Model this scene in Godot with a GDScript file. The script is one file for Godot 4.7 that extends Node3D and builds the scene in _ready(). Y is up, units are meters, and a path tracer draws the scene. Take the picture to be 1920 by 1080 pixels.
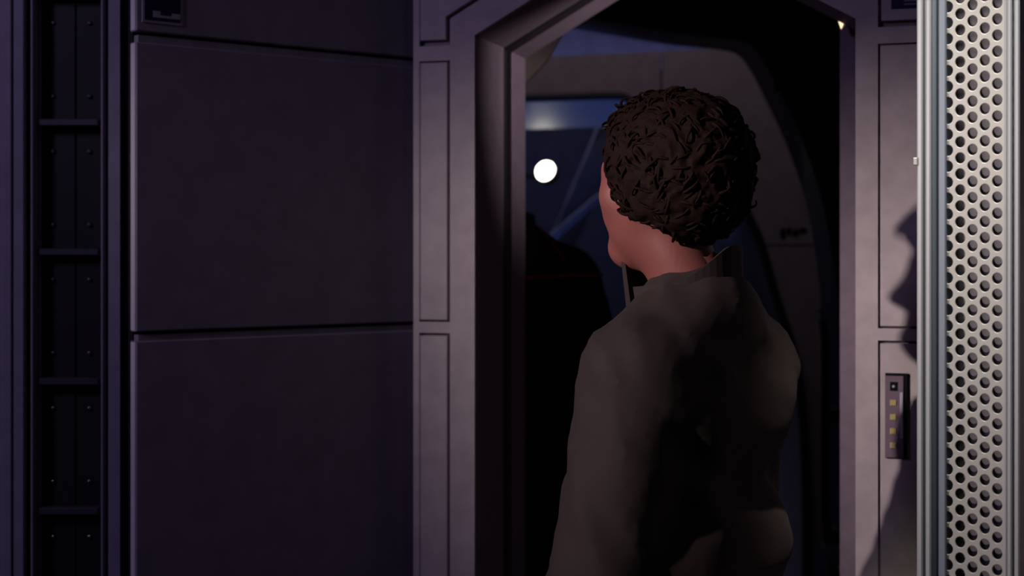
extends Node3D

# ---------------------------------------------------------------- camera model
# Pixels of the 1920x1080 frame give directions; depths come from the things.
const F := 2800.0
const HZ := 470.0
const EYE := 1.55
const CX := 960.0
const TOP := 3.3

var M := {}
var used := {}
var rng := RandomNumberGenerator.new()

func at(px: float, py: float, d: float) -> Vector3:
	return Vector3((px - CX) / F * d, EYE + (HZ - py) / F * d, -d)

# upright frame standing on the floor below pixel column px at depth d, turned by deg
func upright(px: float, d: float, deg: float) -> Transform3D:
	return Transform3D(Basis(Vector3.UP, deg_to_rad(deg)), Vector3((px - CX) / F * d, 0, -d))

# point in local coordinates of T (on its plane z = w) seen at pixel px, py
func on(t: Transform3D, px: float, py: float, w := 0.0) -> Vector2:
	var inv := t.affine_inverse()
	var o := inv * Vector3(0, EYE, 0)
	var p := inv * at(px, py, 1.0)
	var v := p - o
	var k := (w - o.z) / v.z
	return Vector2(o.x + v.x * k, o.y + v.y * k)

# ---------------------------------------------------------------- scene helpers
func numbered(n: String) -> String:
	if not used.has(n):
		used[n] = 0
		return n
	used[n] += 1
	return "%s_%03d" % [n, used[n]]

func thing(called: String, label: String, category: String, t := Transform3D.IDENTITY, group := "") -> Node3D:
	var o := Node3D.new()
	o.name = numbered(called)
	add_child(o)
	o.transform = t
	o.set_meta("label", label)
	o.set_meta("category", category)
	if group:
		o.set_meta("group", group)
	return o

func struct(called: String, label: String, category: String, t := Transform3D.IDENTITY) -> Node3D:
	var o := thing(called, label, category, t)
	o.set_meta("kind", "structure")
	return o

func begin() -> SurfaceTool:
	var st := SurfaceTool.new()
	st.begin(Mesh.PRIMITIVE_TRIANGLES)
	st.set_smooth_group(-1)
	return st

func put(st: SurfaceTool, called: String, m: Material, parent: Node, normals := true, label := "") -> MeshInstance3D:
	if normals:
		st.generate_normals()
	var o := MeshInstance3D.new()
	o.mesh = st.commit()
	o.material_override = m
	o.name = called
	o.cast_shadow = GeometryInstance3D.SHADOW_CASTING_SETTING_ON
	parent.add_child(o, true)
	if label:
		o.set_meta("label", label)
	return o

func tri(st: SurfaceTool, a: Vector3, b: Vector3, c: Vector3) -> void:
	st.add_vertex(a); st.add_vertex(b); st.add_vertex(c)

func quad(st: SurfaceTool, a: Vector3, b: Vector3, c: Vector3, d: Vector3) -> void:
	tri(st, a, b, c); tri(st, a, c, d)

func inset(poly: PackedVector2Array, b: float) -> PackedVector2Array:
	var out := PackedVector2Array()
	var n := poly.size()
	for i in n:
		var p := poly[i]
		var e0 := (p - poly[(i + n - 1) % n]).normalized()
		var e1 := (poly[(i + 1) % n] - p).normalized()
		var n0 := Vector2(-e0.y, e0.x)
		var n1 := Vector2(-e1.y, e1.x)
		var m := n0 + n1
		var den := maxf(0.3, 1.0 + n0.dot(n1))
		out.append(p + m * (b / den))
	return out

# extrusion of a counter-clockwise polygon from z0 (back) to z1 (front), chamfered at the front
func prism(st: SurfaceTool, poly_in: PackedVector2Array, z0: float, z1: float, bevel := 0.0) -> void:
	var poly := poly_in
	if Geometry2D.is_polygon_clockwise(poly):
		poly = poly.duplicate()
		poly.reverse()
	# Geometry2D calls y-down clockwise; make sure the area is positive
	var area := 0.0
	for i in poly.size():
		area += poly[i].cross(poly[(i + 1) % poly.size()])
	if area < 0.0:
		poly = poly.duplicate()
		poly.reverse()
	var front := inset(poly, bevel) if bevel > 0.0 else poly
	var n := poly.size()
	var zs := z1 - bevel
	for i in n:
		var j := (i + 1) % n
		quad(st, Vector3(poly[i].x, poly[i].y, z0), Vector3(poly[i].x, poly[i].y, zs), Vector3(poly[j].x, poly[j].y, zs), Vector3(poly[j].x, poly[j].y, z0))
		if bevel > 0.0:
			quad(st, Vector3(poly[i].x, poly[i].y, zs), Vector3(front[i].x, front[i].y, z1), Vector3(front[j].x, front[j].y, z1), Vector3(poly[j].x, poly[j].y, zs))
	var idx := Geometry2D.triangulate_polygon(front)
	for k in range(0, idx.size(), 3):
		var a := front[idx[k]]
		var b := front[idx[k + 1]]
		var c := front[idx[k + 2]]
		var a2 := poly[idx[k]]
		var b2 := poly[idx[k + 1]]
		var c2 := poly[idx[k + 2]]
		if (b - a).cross(c - a) > 0.0:
			var sw := b; b = c; c = sw
			sw = b2; b2 = c2; c2 = sw
		tri(st, Vector3(a.x, a.y, z1), Vector3(b.x, b.y, z1), Vector3(c.x, c.y, z1))
		tri(st, Vector3(a2.x, a2.y, z0), Vector3(c2.x, c2.y, z0), Vector3(b2.x, b2.y, z0))

func rect(x0: float, y0: float, x1: float, y1: float) -> PackedVector2Array:
	return PackedVector2Array([Vector2(x0, y0), Vector2(x1, y0), Vector2(x1, y1), Vector2(x0, y1)])

func box(st: SurfaceTool, a: Vector3, b: Vector3, bevel := 0.0) -> void:
	prism(st, rect(minf(a.x, b.x), minf(a.y, b.y), maxf(a.x, b.x), maxf(a.y, b.y)), minf(a.z, b.z), maxf(a.z, b.z), bevel)

func tube(st: SurfaceTool, pts: PackedVector3Array, radii: PackedFloat32Array, sides := 10, caps := true) -> void:
	var n := pts.size()
	var rings := []
	var up := Vector3.UP
	for i in n:
		var t := (pts[mini(i + 1, n - 1)] - pts[maxi(i - 1, 0)]).normalized()
		if absf(t.dot(up)) > 0.95:
			up = Vector3.RIGHT if absf(t.dot(Vector3.RIGHT)) < 0.9 else Vector3.BACK
		var s := t.cross(up).normalized()
		var v := s.cross(t).normalized()
		up = v
		var ring := PackedVector3Array()
		for k in sides:
			var a := TAU * k / sides
			ring.append(pts[i] + (s * cos(a) + v * sin(a)) * radii[i])
		rings.append(ring)
	for i in n - 1:
		for k in sides:
			var k2 := (k + 1) % sides
			quad(st, rings[i][k], rings[i][k2], rings[i + 1][k2], rings[i + 1][k])
	if caps:
		for k in range(1, sides - 1):
			tri(st, rings[0][0], rings[0][k + 1], rings[0][k])
			tri(st, rings[n - 1][0], rings[n - 1][k], rings[n - 1][k + 1])

func rod(st: SurfaceTool, a: Vector3, b: Vector3, r: float, sides := 12) -> void:
	tube(st, PackedVector3Array([a, b]), PackedFloat32Array([r, r]), sides)

func aim(from: Vector3, to: Vector3) -> Transform3D:
	return Transform3D(Basis.IDENTITY, from).looking_at(to, Vector3.UP)

# ---------------------------------------------------------------- materials
func noise_tex(freq: float, lo: float, hi: float, sd: int, octaves := 4) -> NoiseTexture2D:
	var n := FastNoiseLite.new()
	n.seed = sd
	n.noise_type = FastNoiseLite.TYPE_SIMPLEX_SMOOTH
	n.frequency = freq
	n.fractal_octaves = octaves
	var t := NoiseTexture2D.new()
	t.width = 512
	t.height = 512
	t.seamless = true
	t.noise = n
	var g := Gradient.new()
	g.offsets = PackedFloat32Array([0.0, 1.0])
	g.colors = PackedColorArray([Color(lo, lo, lo), Color(hi, hi, hi)])
	t.color_ramp = g
	return t

func mat(called: String, c: Color, rough := 0.6, metal := 0.0, tex: Texture2D = null, scale := 2.0) -> StandardMaterial3D:
	var m := StandardMaterial3D.new()
	m.resource_name = called
	m.albedo_color = c
	m.roughness = rough
	m.metallic = metal
	if tex:
		m.albedo_texture = tex
		m.uv1_triplanar = true
		m.uv1_scale = Vector3.ONE * scale
	M[called] = m
	return m

func glow(called: String, c: Color, e: float) -> StandardMaterial3D:
	var m := mat(called, Color(0.8, 0.8, 0.8), 0.4)
	m.emission_enabled = true
	m.emission = c
	m.emission_energy_multiplier = e
	return m

func materials() -> void:
	var paint := noise_tex(0.02, 0.9, 1.0, 3)
	var grain := noise_tex(0.12, 0.82, 1.0, 5)
	var cloth := noise_tex(0.25, 0.75, 1.0, 8, 3)
	mat("paint", Color(0.72, 0.67, 0.69), 0.55, 0.0, paint, 1.5)
	mat("wallpaint", Color(0.60, 0.57, 0.64), 0.6, 0.0, paint, 1.3)
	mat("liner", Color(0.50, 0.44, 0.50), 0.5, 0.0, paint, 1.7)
	mat("gasket", Color(0.07, 0.07, 0.09), 0.7)
	mat("trim", Color(0.58, 0.53, 0.57), 0.5, 0.0, paint, 2.0)
	mat("blackgloss", Color(0.03, 0.027, 0.03), 0.6)
	mat("bar", Color(0.30, 0.28, 0.32), 0.45, 0.3)
	mat("screw", Color(0.75, 0.75, 0.75), 0.25, 1.0)
	mat("alu", Color(0.53, 0.545, 0.57), 0.45, 0.15)
	mat("sheet", Color(0.52, 0.52, 0.515), 0.5, 0.1)
	mat("railshaded", Color(0.35, 0.385, 0.44), 0.5, 0.1)  # aluminium rail with its cool shade put into the colour
	mat("litedge", Color(0.93, 0.90, 0.93), 0.4)  # pale tone stands for key light caught on the panel edges
	mat("backing", Color(0.28, 0.265, 0.30), 0.6, 0.0, paint, 3.0)
	mat("signblue", Color(0.08, 0.08, 0.24), 0.4)
	mat("signwhite", Color(0.68, 0.66, 0.74), 0.5)
	mat("padplate", Color(0.54, 0.46, 0.53), 0.35, 0.2, grain, 6.0)
	mat("padblack", Color(0.05, 0.05, 0.07), 0.3)
	mat("padkey", Color(0.70, 0.64, 0.44), 0.4)
	mat("skin", Color(0.52, 0.30, 0.285), 0.5, 0.0, noise_tex(0.06, 0.88, 1.0, 11), 8.0)
	mat("hair", Color(0.11, 0.065, 0.055), 0.75)
	M.hair.metallic_specular = 0.18
	mat("hairtwo", Color(0.09, 0.07, 0.06), 0.5)
	mat("jacket", Color(0.182, 0.124, 0.128), 0.85, 0.0, cloth, 9.0)
	mat("uniform", Color(0.055, 0.05, 0.075), 0.85, 0.0, cloth, 9.0)
	mat("piping", Color(0.62, 0.16, 0.05), 0.6)
	mat("trousers", Color(0.14, 0.13, 0.14), 0.85, 0.0, cloth, 9.0)
	mat("shoe", Color(0.06, 0.05, 0.05), 0.4)
	mat("eyewhite", Color(0.85, 0.83, 0.8), 0.25)
	mat("floor", Color(0.22, 0.21, 0.24), 0.5, 0.0, grain, 1.0)
	mat("shell", Color(0.25, 0.24, 0.28), 0.8, 0.0, paint, 0.8)
	mat("ring", Color(0.62, 0.56, 0.56), 0.7, 0.0, paint, 1.2)
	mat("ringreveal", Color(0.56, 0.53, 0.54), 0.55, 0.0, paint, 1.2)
	mat("strutgrey", Color(0.62, 0.58, 0.58), 0.5, 0.0, paint, 1.5)
	mat("rail", Color(0.03, 0.03, 0.045), 0.4)
	mat("lampbody", Color(0.55, 0.55, 0.55), 0.5, 0.2)
	mat("lampdark", Color(0.05, 0.05, 0.05), 0.6)
	glow("lensround", Color(1.0, 0.98, 0.90), 9.0)
	glow("lenswarm", Color(1.0, 0.86, 0.66), 2.0)
	glow("lenskey", Color(1.0, 0.93, 0.86), 6.0)
	glow("panelcool", Color(0.62, 0.62, 1.0), 0.15)
	glow("panelblue", Color(0.36, 0.50, 1.0), 0.4)

# ---------------------------------------------------------------- signed distance figures
# a primitive: [kind, a, b, ra, rb]; kind 0 tapered capsule, 1 ellipsoid (a centre, b radii)
func cap(a: Vector3, b: Vector3, ra: float, rb: float) -> Array:
	return [0, a, b, ra, rb]

func ell(c: Vector3, r: Vector3) -> Array:
	return [1, c, r, 0.0, 0.0]

func field(prims: Array, p: Vector3, k: float) -> float:
	var d := 1e9
	for q in prims:
		var e: float
		if q[0] == 0:
			var a: Vector3 = q[1]
			var ba: Vector3 = q[2] - a
			var pa := p - a
			var t := clampf(pa.dot(ba) / maxf(ba.length_squared(), 1e-9), 0.0, 1.0)
			e = (pa - ba * t).length() - lerpf(q[3], q[4], t)
		else:
			var r: Vector3 = q[2]
			var v: Vector3 = (p - q[1]) / r
			var k0 := v.length()
			var k1 := (v / r).length()
			e = k0 * (k0 - 1.0) / maxf(k1, 1e-6)
		var h := maxf(k - absf(d - e), 0.0) / k
		d = minf(d, e) - h * h * k * 0.25
	return d

# surface nets: f takes a point and gives a distance
func nets(st: SurfaceTool, f: Callable, lo: Vector3, hi: Vector3, cell: float) -> void:
	var nx := int(ceil((hi.x - lo.x) / cell)) + 1
	var ny := int(ceil((hi.y - lo.y) / cell)) + 1
	var nz := int(ceil((hi.z - lo.z) / cell)) + 1
	var g := PackedFloat32Array()
	g.resize(nx * ny * nz)
	g.fill(1.0)
	var B := 6
	var reach := B * cell * 0.5 * 1.7321 * 1.35 + cell
	for bz in range(0, nz, B):
		for by in range(0, ny, B):
			for bx in range(0, nx, B):
				var c := lo + Vector3(bx + B * 0.5, by + B * 0.5, bz + B * 0.5) * cell
				var d: float = f.call(c)
				var far := absf(d) > reach
				for z in range(bz, mini(bz + B, nz)):
					for y in range(by, mini(by + B, ny)):
						var row := (z * ny + y) * nx
						for x in range(bx, mini(bx + B, nx)):
							g[row + x] = d if far else f.call(lo + Vector3(x, y, z) * cell)
	var ids := {}
	var verts := PackedVector3Array()
	var off := PackedInt32Array()
	for i in 8:
		off.append(((i >> 2) * ny + ((i >> 1) & 1)) * nx + (i & 1))
	var edges := [[0, 1], [2, 3], [4, 5], [6, 7], [0, 2], [1, 3], [4, 6], [5, 7], [0, 4], [1, 5], [2, 6], [3, 7]]
	for z in nz - 1:
		for y in ny - 1:
			for x in nx - 1:
				var b := (z * ny + y) * nx + x
				var s := 0
				for i in 8:
					if g[b + off[i]] < 0.0:
						s |= 1 << i
				if s == 0 or s == 255:
					continue
				var acc := Vector3.ZERO
				var cnt := 0
				for e in edges:
					var i0: int = e[0]
					var i1: int = e[1]
					if ((s >> i0) & 1) != ((s >> i1) & 1):
						var g0 := g[b + off[i0]]
						var g1 := g[b + off[i1]]
						var t := g0 / (g0 - g1)
						var p0 := Vector3(i0 & 1, (i0 >> 1) & 1, i0 >> 2)
						var p1 := Vector3(i1 & 1, (i1 >> 1) & 1, i1 >> 2)
						acc += p0.lerp(p1, t)
						cnt += 1
				ids[b] = verts.size()
				verts.append(lo + (Vector3(x, y, z) + acc / cnt) * cell)
	var sx := 1
	var sy := nx
	var sz := nx * ny
	var faces := PackedInt32Array()
	for b in ids:
		var x: int = b % nx
		var y: int = (b / nx) % ny
		var z: int = b / sz
		var here := g[b] < 0.0
		if y > 0 and z > 0 and (g[b + sx] < 0.0) != here:
			_face(faces, ids, b, sy, sz, here)
		if x > 0 and z > 0 and (g[b + sy] < 0.0) != here:
			_face(faces, ids, b, sz, sx, here)
		if x > 0 and y > 0 and (g[b + sz] < 0.0) != here:
			_face(faces, ids, b, sx, sy, here)
	# smooth normals from face normals
	var nrm := PackedVector3Array()
	nrm.resize(verts.size())
	for i in range(0, faces.size(), 3):
		var a := verts[faces[i]]
		var n := (verts[faces[i + 2]] - a).cross(verts[faces[i + 1]] - a)
		for k in 3:
			nrm[faces[i + k]] += n
	for i in faces.size():
		st.set_normal(nrm[faces[i]].normalized())
		st.add_vertex(verts[faces[i]])

func _face(faces: PackedInt32Array, ids: Dictionary, b: int, s1: int, s2: int, here: bool) -> void:
	if not (ids.has(b - s1) and ids.has(b - s2) and ids.has(b - s1 - s2)):
		return
	var q := [ids[b], ids[b - s1], ids[b - s1 - s2], ids[b - s2]]
	if here:
		faces.append_array(PackedInt32Array([q[0], q[1], q[2], q[0], q[2], q[3]]))
	else:
		faces.append_array(PackedInt32Array([q[0], q[2], q[1], q[0], q[3], q[2]]))

func surface_from(f: Callable, o: Vector3, dir: Vector3) -> Vector3:
	var t := 0.0
	for i in 60:
		var d: float = f.call(o + dir * t)
		if d < 0.0005 or t > 0.9:
			break
		t += d * 0.8
	return o + dir * t

func hand_prims(wrist: Vector3, down: Vector3, fwd: Vector3, inward: Vector3) -> Array:
	var out := []
	var palm := wrist + down * 0.085
	out.append(cap(wrist, wrist + down * 0.03, 0.027, 0.026))
	for i in 4:
		var s := (i - 1.5) * 0.021
		var root := palm + fwd * (-s)
		out.append(cap(wrist + down * 0.02 + fwd * (-s * 0.7), root, 0.015, 0.0125))
		var ln: float = [0.040, 0.045, 0.042, 0.033][i]
		var k1 := root + (down * 0.95 + inward * 0.3).normalized() * ln
		var k2 := k1 + (down * 0.75 + inward * 0.66).normalized() * ln * 0.65
		var k3 := k2 + (down * 0.5 + inward * 0.86).normalized() * ln * 0.5
		out.append(cap(root, k1, 0.0105, 0.0092))
		out.append(cap(k1, k2, 0.0092, 0.0085))
		out.append(cap(k2, k3, 0.0085, 0.0075))
	var tb := wrist + down * 0.03 + fwd * 0.026
	var t1 := tb + (down * 0.6 + fwd * 0.6 + inward * 0.4).normalized() * 0.04
	var t2 := t1 + (down * 0.85 + fwd * 0.2 + inward * 0.45).normalized() * 0.032
	out.append(cap(tb, t1, 0.015, 0.0115))
	out.append(cap(t1, t2, 0.0115, 0.0095))
	return out

# a standing figure, local -Z is forward, feet at the origin
func figure(called_label: String, group: String, t: Transform3D, o: Dictionary) -> Node3D:
	var root := thing("person", called_label, "person", t, group)
	var cell: float = o.cell
	var eL: Vector3 = o.elbow_l
	var wL: Vector3 = o.wrist_l
	var eR: Vector3 = o.elbow_r
	var wR: Vector3 = o.wrist_r
	var sL := Vector3(-0.165, 1.375, 0.01)
	var sR := Vector3(0.160, 1.372, 0.028)
	var fL: Vector3 = o.foot_l
	var fR: Vector3 = o.foot_r
	var kL: Vector3 = o.knee_l
	var kR: Vector3 = o.knee_r
	# body under the clothes
	var body := [
		cap(Vector3(0, 1.43, 0.026), Vector3(0, 1.57, 0.008), 0.052, 0.053),
		cap(Vector3(-0.08, 1.32, 0.032), Vector3(0.08, 1.32, 0.036), 0.072, 0.072),
		cap(Vector3(-0.06, 1.12, 0.014), Vector3(0.06, 1.12, 0.014), 0.082, 0.082),
		cap(Vector3(-0.07, 0.95, 0), Vector3(0.07, 0.95, 0), 0.11, 0.11),
		cap(Vector3(0, 1.44, 0.026), Vector3(-0.14, 1.38, 0.014), 0.045, 0.04),
		cap(Vector3(0, 1.44, 0.026), Vector3(0.14, 1.38, 0.024), 0.045, 0.04),
		cap(sL, eL, 0.05, 0.04), cap(eL, wL, 0.04, 0.027),
		cap(sR, eR, 0.05, 0.04), cap(eR, wR, 0.04, 0.027),
		cap(Vector3(-0.09, 0.92, 0), kL, 0.08, 0.052), cap(kL, fL, 0.052, 0.036),
		cap(Vector3(0.09, 0.92, 0), kR, 0.08, 0.052), cap(kR, fR, 0.052, 0.036),
	]
	var sb := begin()
	nets(sb, func(p): return field(body, p, 0.04), Vector3(-0.42, 0.05, -0.4), Vector3(0.42, 1.55, 0.4), 0.02)
	# head
	var hx: Vector3 = o.head_shift
	var head := [
		ell(Vector3(0, 1.678, 0.012), Vector3(0.074, 0.088, 0.094)),
		ell(Vector3(0, 1.605, -0.04), Vector3(0.058, 0.075, 0.056)),
		cap(Vector3(-0.053, 1.602, 0.0), Vector3(-0.012, 1.553, -0.078), 0.017, 0.016),
		cap(Vector3(0.053, 1.602, 0.0), Vector3(0.012, 1.553, -0.078), 0.017, 0.016),
		cap(Vector3(-0.008, 1.55, -0.086), Vector3(0.008, 1.55, -0.086), 0.018, 0.018),
		cap(Vector3(-0.036, 1.672, -0.076), Vector3(0.036, 1.672, -0.076), 0.02, 0.02),
		cap(Vector3(-0.05, 1.628, -0.058), Vector3(-0.035, 1.61, -0.07), 0.023, 0.02),
		cap(Vector3(0.05, 1.628, -0.058), Vector3(0.035, 1.61, -0.07), 0.023, 0.02),
		cap(Vector3(0, 1.47, 0.015), Vector3(0, 1.6, 0.005), 0.061, 0.055),
	]
	var detail := [
		cap(Vector3(0, 1.66, -0.094), Vector3(0, 1.622, -0.113), 0.009, 0.0115),
		cap(Vector3(-0.013, 1.617, -0.104), Vector3(0.013, 1.617, -0.104), 0.009, 0.009),
		cap(Vector3(-0.02, 1.592, -0.092), Vector3(0.02, 1.592, -0.092), 0.0085, 0.0085),
		cap(Vector3(-0.018, 1.581, -0.092), Vector3(0.018, 1.581, -0.092), 0.009, 0.009),
		ell(Vector3(-0.075, 1.632, 0.012), Vector3(0.012, 0.032, 0.02)),
		ell(Vector3(0.075, 1.632, 0.012), Vector3(0.012, 0.032, 0.02)),
	]
	var hy: float = deg_to_rad(o.head_yaw)
	var turned := func(q: Vector3) -> Vector3:
		var w := smoothstep(1.49, 1.57, q.y)
		return (q - hx * w).rotated(Vector3.UP, -hy * w)
	var back := func(p: Vector3) -> Vector3: return p.rotated(Vector3.UP, hy) + hx
	var hf := func(q: Vector3):
		var p := turned.call(q) as Vector3
		var d := field(head, p, 0.035)
		var e := field(detail, p, 0.006)
		var h := maxf(0.012 - absf(d - e), 0.0) / 0.012
		d = minf(d, e) - h * h * 0.012 * 0.25
		for s in [-1.0, 1.0]:
			var so: float = 0.0135 - ((p - Vector3(s * 0.032, 1.651, -0.100)) * Vector3(0.85, 1.5, 1.0)).length()
			d = maxf(d, so)
		return d
	nets(sb, hf, Vector3(-0.15, 1.44, -0.16), Vector3(0.15, 1.79, 0.15), cell)
	nets(sb, func(p): return field(hand_prims(wL, Vector3(0, -1, -0.15).normalized(), Vector3(0, -0.15, -1).normalized(), Vector3(1, 0, 0)), p, 0.008), wL + Vector3(-0.09, -0.22, -0.12), wL + Vector3(0.11, 0.03, 0.08), 0.006 if o.fine else 0.01)
	nets(sb, func(p): return field(hand_prims(wR, Vector3(0, -1, -0.15).normalized(), Vector3(0, -0.15, -1).normalized(), Vector3(-1, 0, 0)), p, 0.008), wR + Vector3(-0.11, -0.22, -0.12), wR + Vector3(0.09, 0.03, 0.08), 0.006 if o.fine else 0.01)
	put(sb, "body", M.skin, root, false)
	for s in [-1.0, 1.0]:
		var se := SurfaceTool.new()
		var sp := SphereMesh.new()
		sp.radius = 0.012
		sp.height = 0.024
		sp.radial_segments = 16
		sp.rings = 8
		se.append_from(sp, 0, Transform3D(Basis.IDENTITY, back.call(Vector3(s * 0.032, 1.651, -0.0815))))
		put(se, "eye", M.eyewhite, root, false)
		var si := SurfaceTool.new()
		sp.radius = 0.0055
		sp.height = 0.011
		si.append_from(sp, 0, Transform3D(Basis.IDENTITY, back.call(Vector3(s * 0.032, 1.651, -0.0890))))
		put(si, "iris", M.lampdark, root, false)
	# hair
	var hn := FastNoiseLite.new()
	hn.seed = 21
	hn.frequency = o.curl_freq
	hn.fractal_octaves = 2
	if o.curls > 0:
		hn.fractal_type = FastNoiseLite.FRACTAL_RIDGED
	var amp: float = o.curl_amp
	var grow: float = o.hair_grow
	var hair := [
		ell(Vector3(0, 1.682, 0.022), Vector3(0.086 + grow, 0.086 + grow, 0.100 + grow)),
		ell(Vector3(0, 1.735, -0.045), Vector3(0.05, 0.036, 0.048 + grow)),
		ell(Vector3(0, 1.63, 0.048), Vector3(0.072 + grow, 0.062 + grow * 0.6, 0.062 + grow)),
		ell(Vector3(-0.068, 1.65, 0.02), Vector3(0.016 + grow * 0.5, 0.05, 0.034)),
		ell(Vector3(0.068, 1.65, 0.02), Vector3(0.016 + grow * 0.5, 0.05, 0.034)),
	]
	var face := [
		ell(Vector3(0, 1.62, -0.125), Vector3(0.1, 0.092, 0.098)),
		ell(Vector3(0, 1.545, -0.05), Vector3(0.13, 0.085, 0.085)),
		cap(Vector3(-0.1, 1.56, 0.02), Vector3(0.1, 1.56, 0.02), 0.035, 0.035),
	]
	var haf := func(q: Vector3):
		var p := turned.call(q) as Vector3
		var d := field(hair, p, 0.03)
		d = maxf(d, -field(face, p, 0.02))
		return d + hn.get_noise_3d(p.x * 100.0, p.y * 100.0, p.z * 100.0) * amp
	var sh := begin()
	nets(sh, haf, Vector3(-0.15, 1.52, -0.14), Vector3(0.15, 1.83, 0.18), cell)
	if o.curls > 0:
		var r2 := RandomNumberGenerator.new()
		r2.seed = 77
		for i in int(o.curls):
			var u := r2.randf_range(-1, 1)
			var a := r2.randf_range(0, TAU)
			var dir := Vector3(sqrt(1 - u * u) * cos(a), u, sqrt(1 - u * u) * sin(a))
			var c0 := Vector3(0, 1.67, 0.02) + hx
			var p := c0 + dir * 0.25
			p = surface_from(haf, p, -dir)
			if (p - c0).length() < 0.05:
				continue
			var pq := turned.call(p) as Vector3
			if pq.y < 1.70 and pq.z < -0.035 or field(face, pq, 0.02) < 0.004:
				continue
			var t0 := dir.cross(Vector3(r2.randf_range(-1, 1), r2.randf_range(-1, 1), r2.randf_range(-1, 1))).normalized()
			var rr := r2.randf_range(0.007, 0.013)
			var arc := r2.randf_range(3.2, 5.5)
			var pts := PackedVector3Array()
			var rad := PackedFloat32Array()
			var lift := r2.randf_range(0.0, 0.35)
			for k in 9:
				var w := arc * k / 8.0
				pts.append(p + dir * (rr * 0.55 * sin(w) - 0.005 + lift * 0.008 * k / 8.0) + t0 * rr * (1.0 - cos(w)) + dir.cross(t0) * 0.0016 * k)
				rad.append(0.0030 * (1.0 - 0.7 * k / 8.0))
			_soft_tube(sh, pts, rad, 5)
	put(sh, "hair", o.hair_mat, root, false)
	# clothes: top
	var fold := FastNoiseLite.new()
	fold.seed = o.seed
	fold.frequency = 1.0
	fold.fractal_octaves = 2
	var jk := [
		cap(Vector3(-0.08, 1.315, 0.030), Vector3(0.075, 1.315, 0.040), 0.094, 0.090),
		cap(Vector3(-0.09, 1.375, 0.012), Vector3(0.09, 1.375, 0.012), 0.078, 0.078),
		cap(Vector3(0, 1.455, 0.026), Vector3(-0.14, 1.382, 0.014), 0.066, 0.060),
		cap(Vector3(0, 1.455, 0.026), Vector3(0.135, 1.380, 0.026), 0.066, 0.060),
		cap(Vector3(-0.075, 1.12, 0.014), Vector3(0.075, 1.12, 0.014), 0.108, 0.108),
		cap(Vector3(-0.085, 0.92, 0), Vector3(0.085, 0.92, 0), 0.13, 0.13),
	]
	var slv := [
		cap(sL, eL, 0.070, 0.068), cap(eL, wL + Vector3(0, 0.02, 0), 0.062, 0.047),
		cap(sR, eR, 0.068, 0.062), cap(eR, wR + Vector3(0, 0.02, 0), 0.062, 0.047),
	]
	var hem: float = o.hem
	var wr: float = o.wrinkle
	var fit: float = o.fit
	var jf := func(p: Vector3):
		var d := field(jk, p, 0.06)
		var e := field(slv, p, 0.03)
		var h := maxf(0.035 - absf(d - e), 0.0) / 0.035
		d = minf(d, e) - h * h * 0.035 * 0.25 - fit
		var w := fold.get_noise_3d(p.x * 5.0 + p.y * 3.0, p.y * 6.0, p.z * 16.0 + p.y * 9.0)
		var w2 := fold.get_noise_3d(p.x * 12.0, p.y * 7.0 + 40.0, p.z * 34.0 + p.y * 16.0)
		d += (w + 0.45 * w2) * wr
		return maxf(d, hem - p.y)
	var sj := begin()
	nets(sj, jf, Vector3(-0.42, hem - 0.03, -0.4), Vector3(0.42, 1.56, 0.36), 0.011 if o.fine else 0.016)
	put(sj, o.top_name, o.top_mat, root, false, o.top_label)
	# collar: a standing band round the neck, open at the throat
	var sc := begin()
	var n := 40
	var open_deg: float = o.collar_open
	var outer := []
	for i in n + 1:
		var a := deg_to_rad(lerpf(open_deg, o.collar_end, float(i) / n))
		var fr := 0.5 + 0.5 * cos(a)
		var dirc := Vector3(sin(a), 0, -cos(a))
		var bs := Vector3(0, 1.492 - 0.014 * fr, 0.014)
		var r0: float = 0.074 + o.collar_front * pow(fr, 1.3)
		var h0: float = o.collar_h * (1.0 - 0.15 * fr) * (1.0 - o.collar_fall * smoothstep(185.0, 262.0, rad_to_deg(a)))
		var tp: Vector3 = bs + Vector3(0, h0, -0.004) + dirc * (r0 + o.collar_flare * (0.25 + 0.75 * fr))
		outer.append([bs - Vector3(0, 0.03, 0) + dirc * (r0 + 0.004), tp, tp - dirc * 0.006 + Vector3(0, -0.001, 0), bs - Vector3(0, 0.03, 0) + dirc * (r0 - 0.004)])
	for i in n:
		for k in 4:
			var k2 := (k + 1) % 4
			quad(sc, outer[i][k], outer[i][k2], outer[i + 1][k2], outer[i + 1][k])
	for i in [0, n]:
		quad(sc, outer[i][0], outer[i][1], outer[i][2], outer[i][3])
	put(sc, "collar", o.top_mat, root)
	# trousers and shoes
	var tr := [
		cap(Vector3(-0.08, 0.94, 0), Vector3(0.08, 0.94, 0), 0.118, 0.118),
		cap(Vector3(-0.09, 0.88, 0), kL, 0.1, 0.075), cap(kL, fL, 0.074, 0.062),
		cap(Vector3(0.09, 0.88, 0), kR, 0.1, 0.075), cap(kR, fR, 0.074, 0.062),
	]
	var stt := begin()
	nets(stt, func(p): return maxf(field(tr, p, 0.03), 0.04 - p.y), Vector3(-0.3, 0.02, -0.42), Vector3(0.3, 1.08, 0.42), 0.02)
	put(stt, "trousers", o.leg_mat, root, false)
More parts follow.
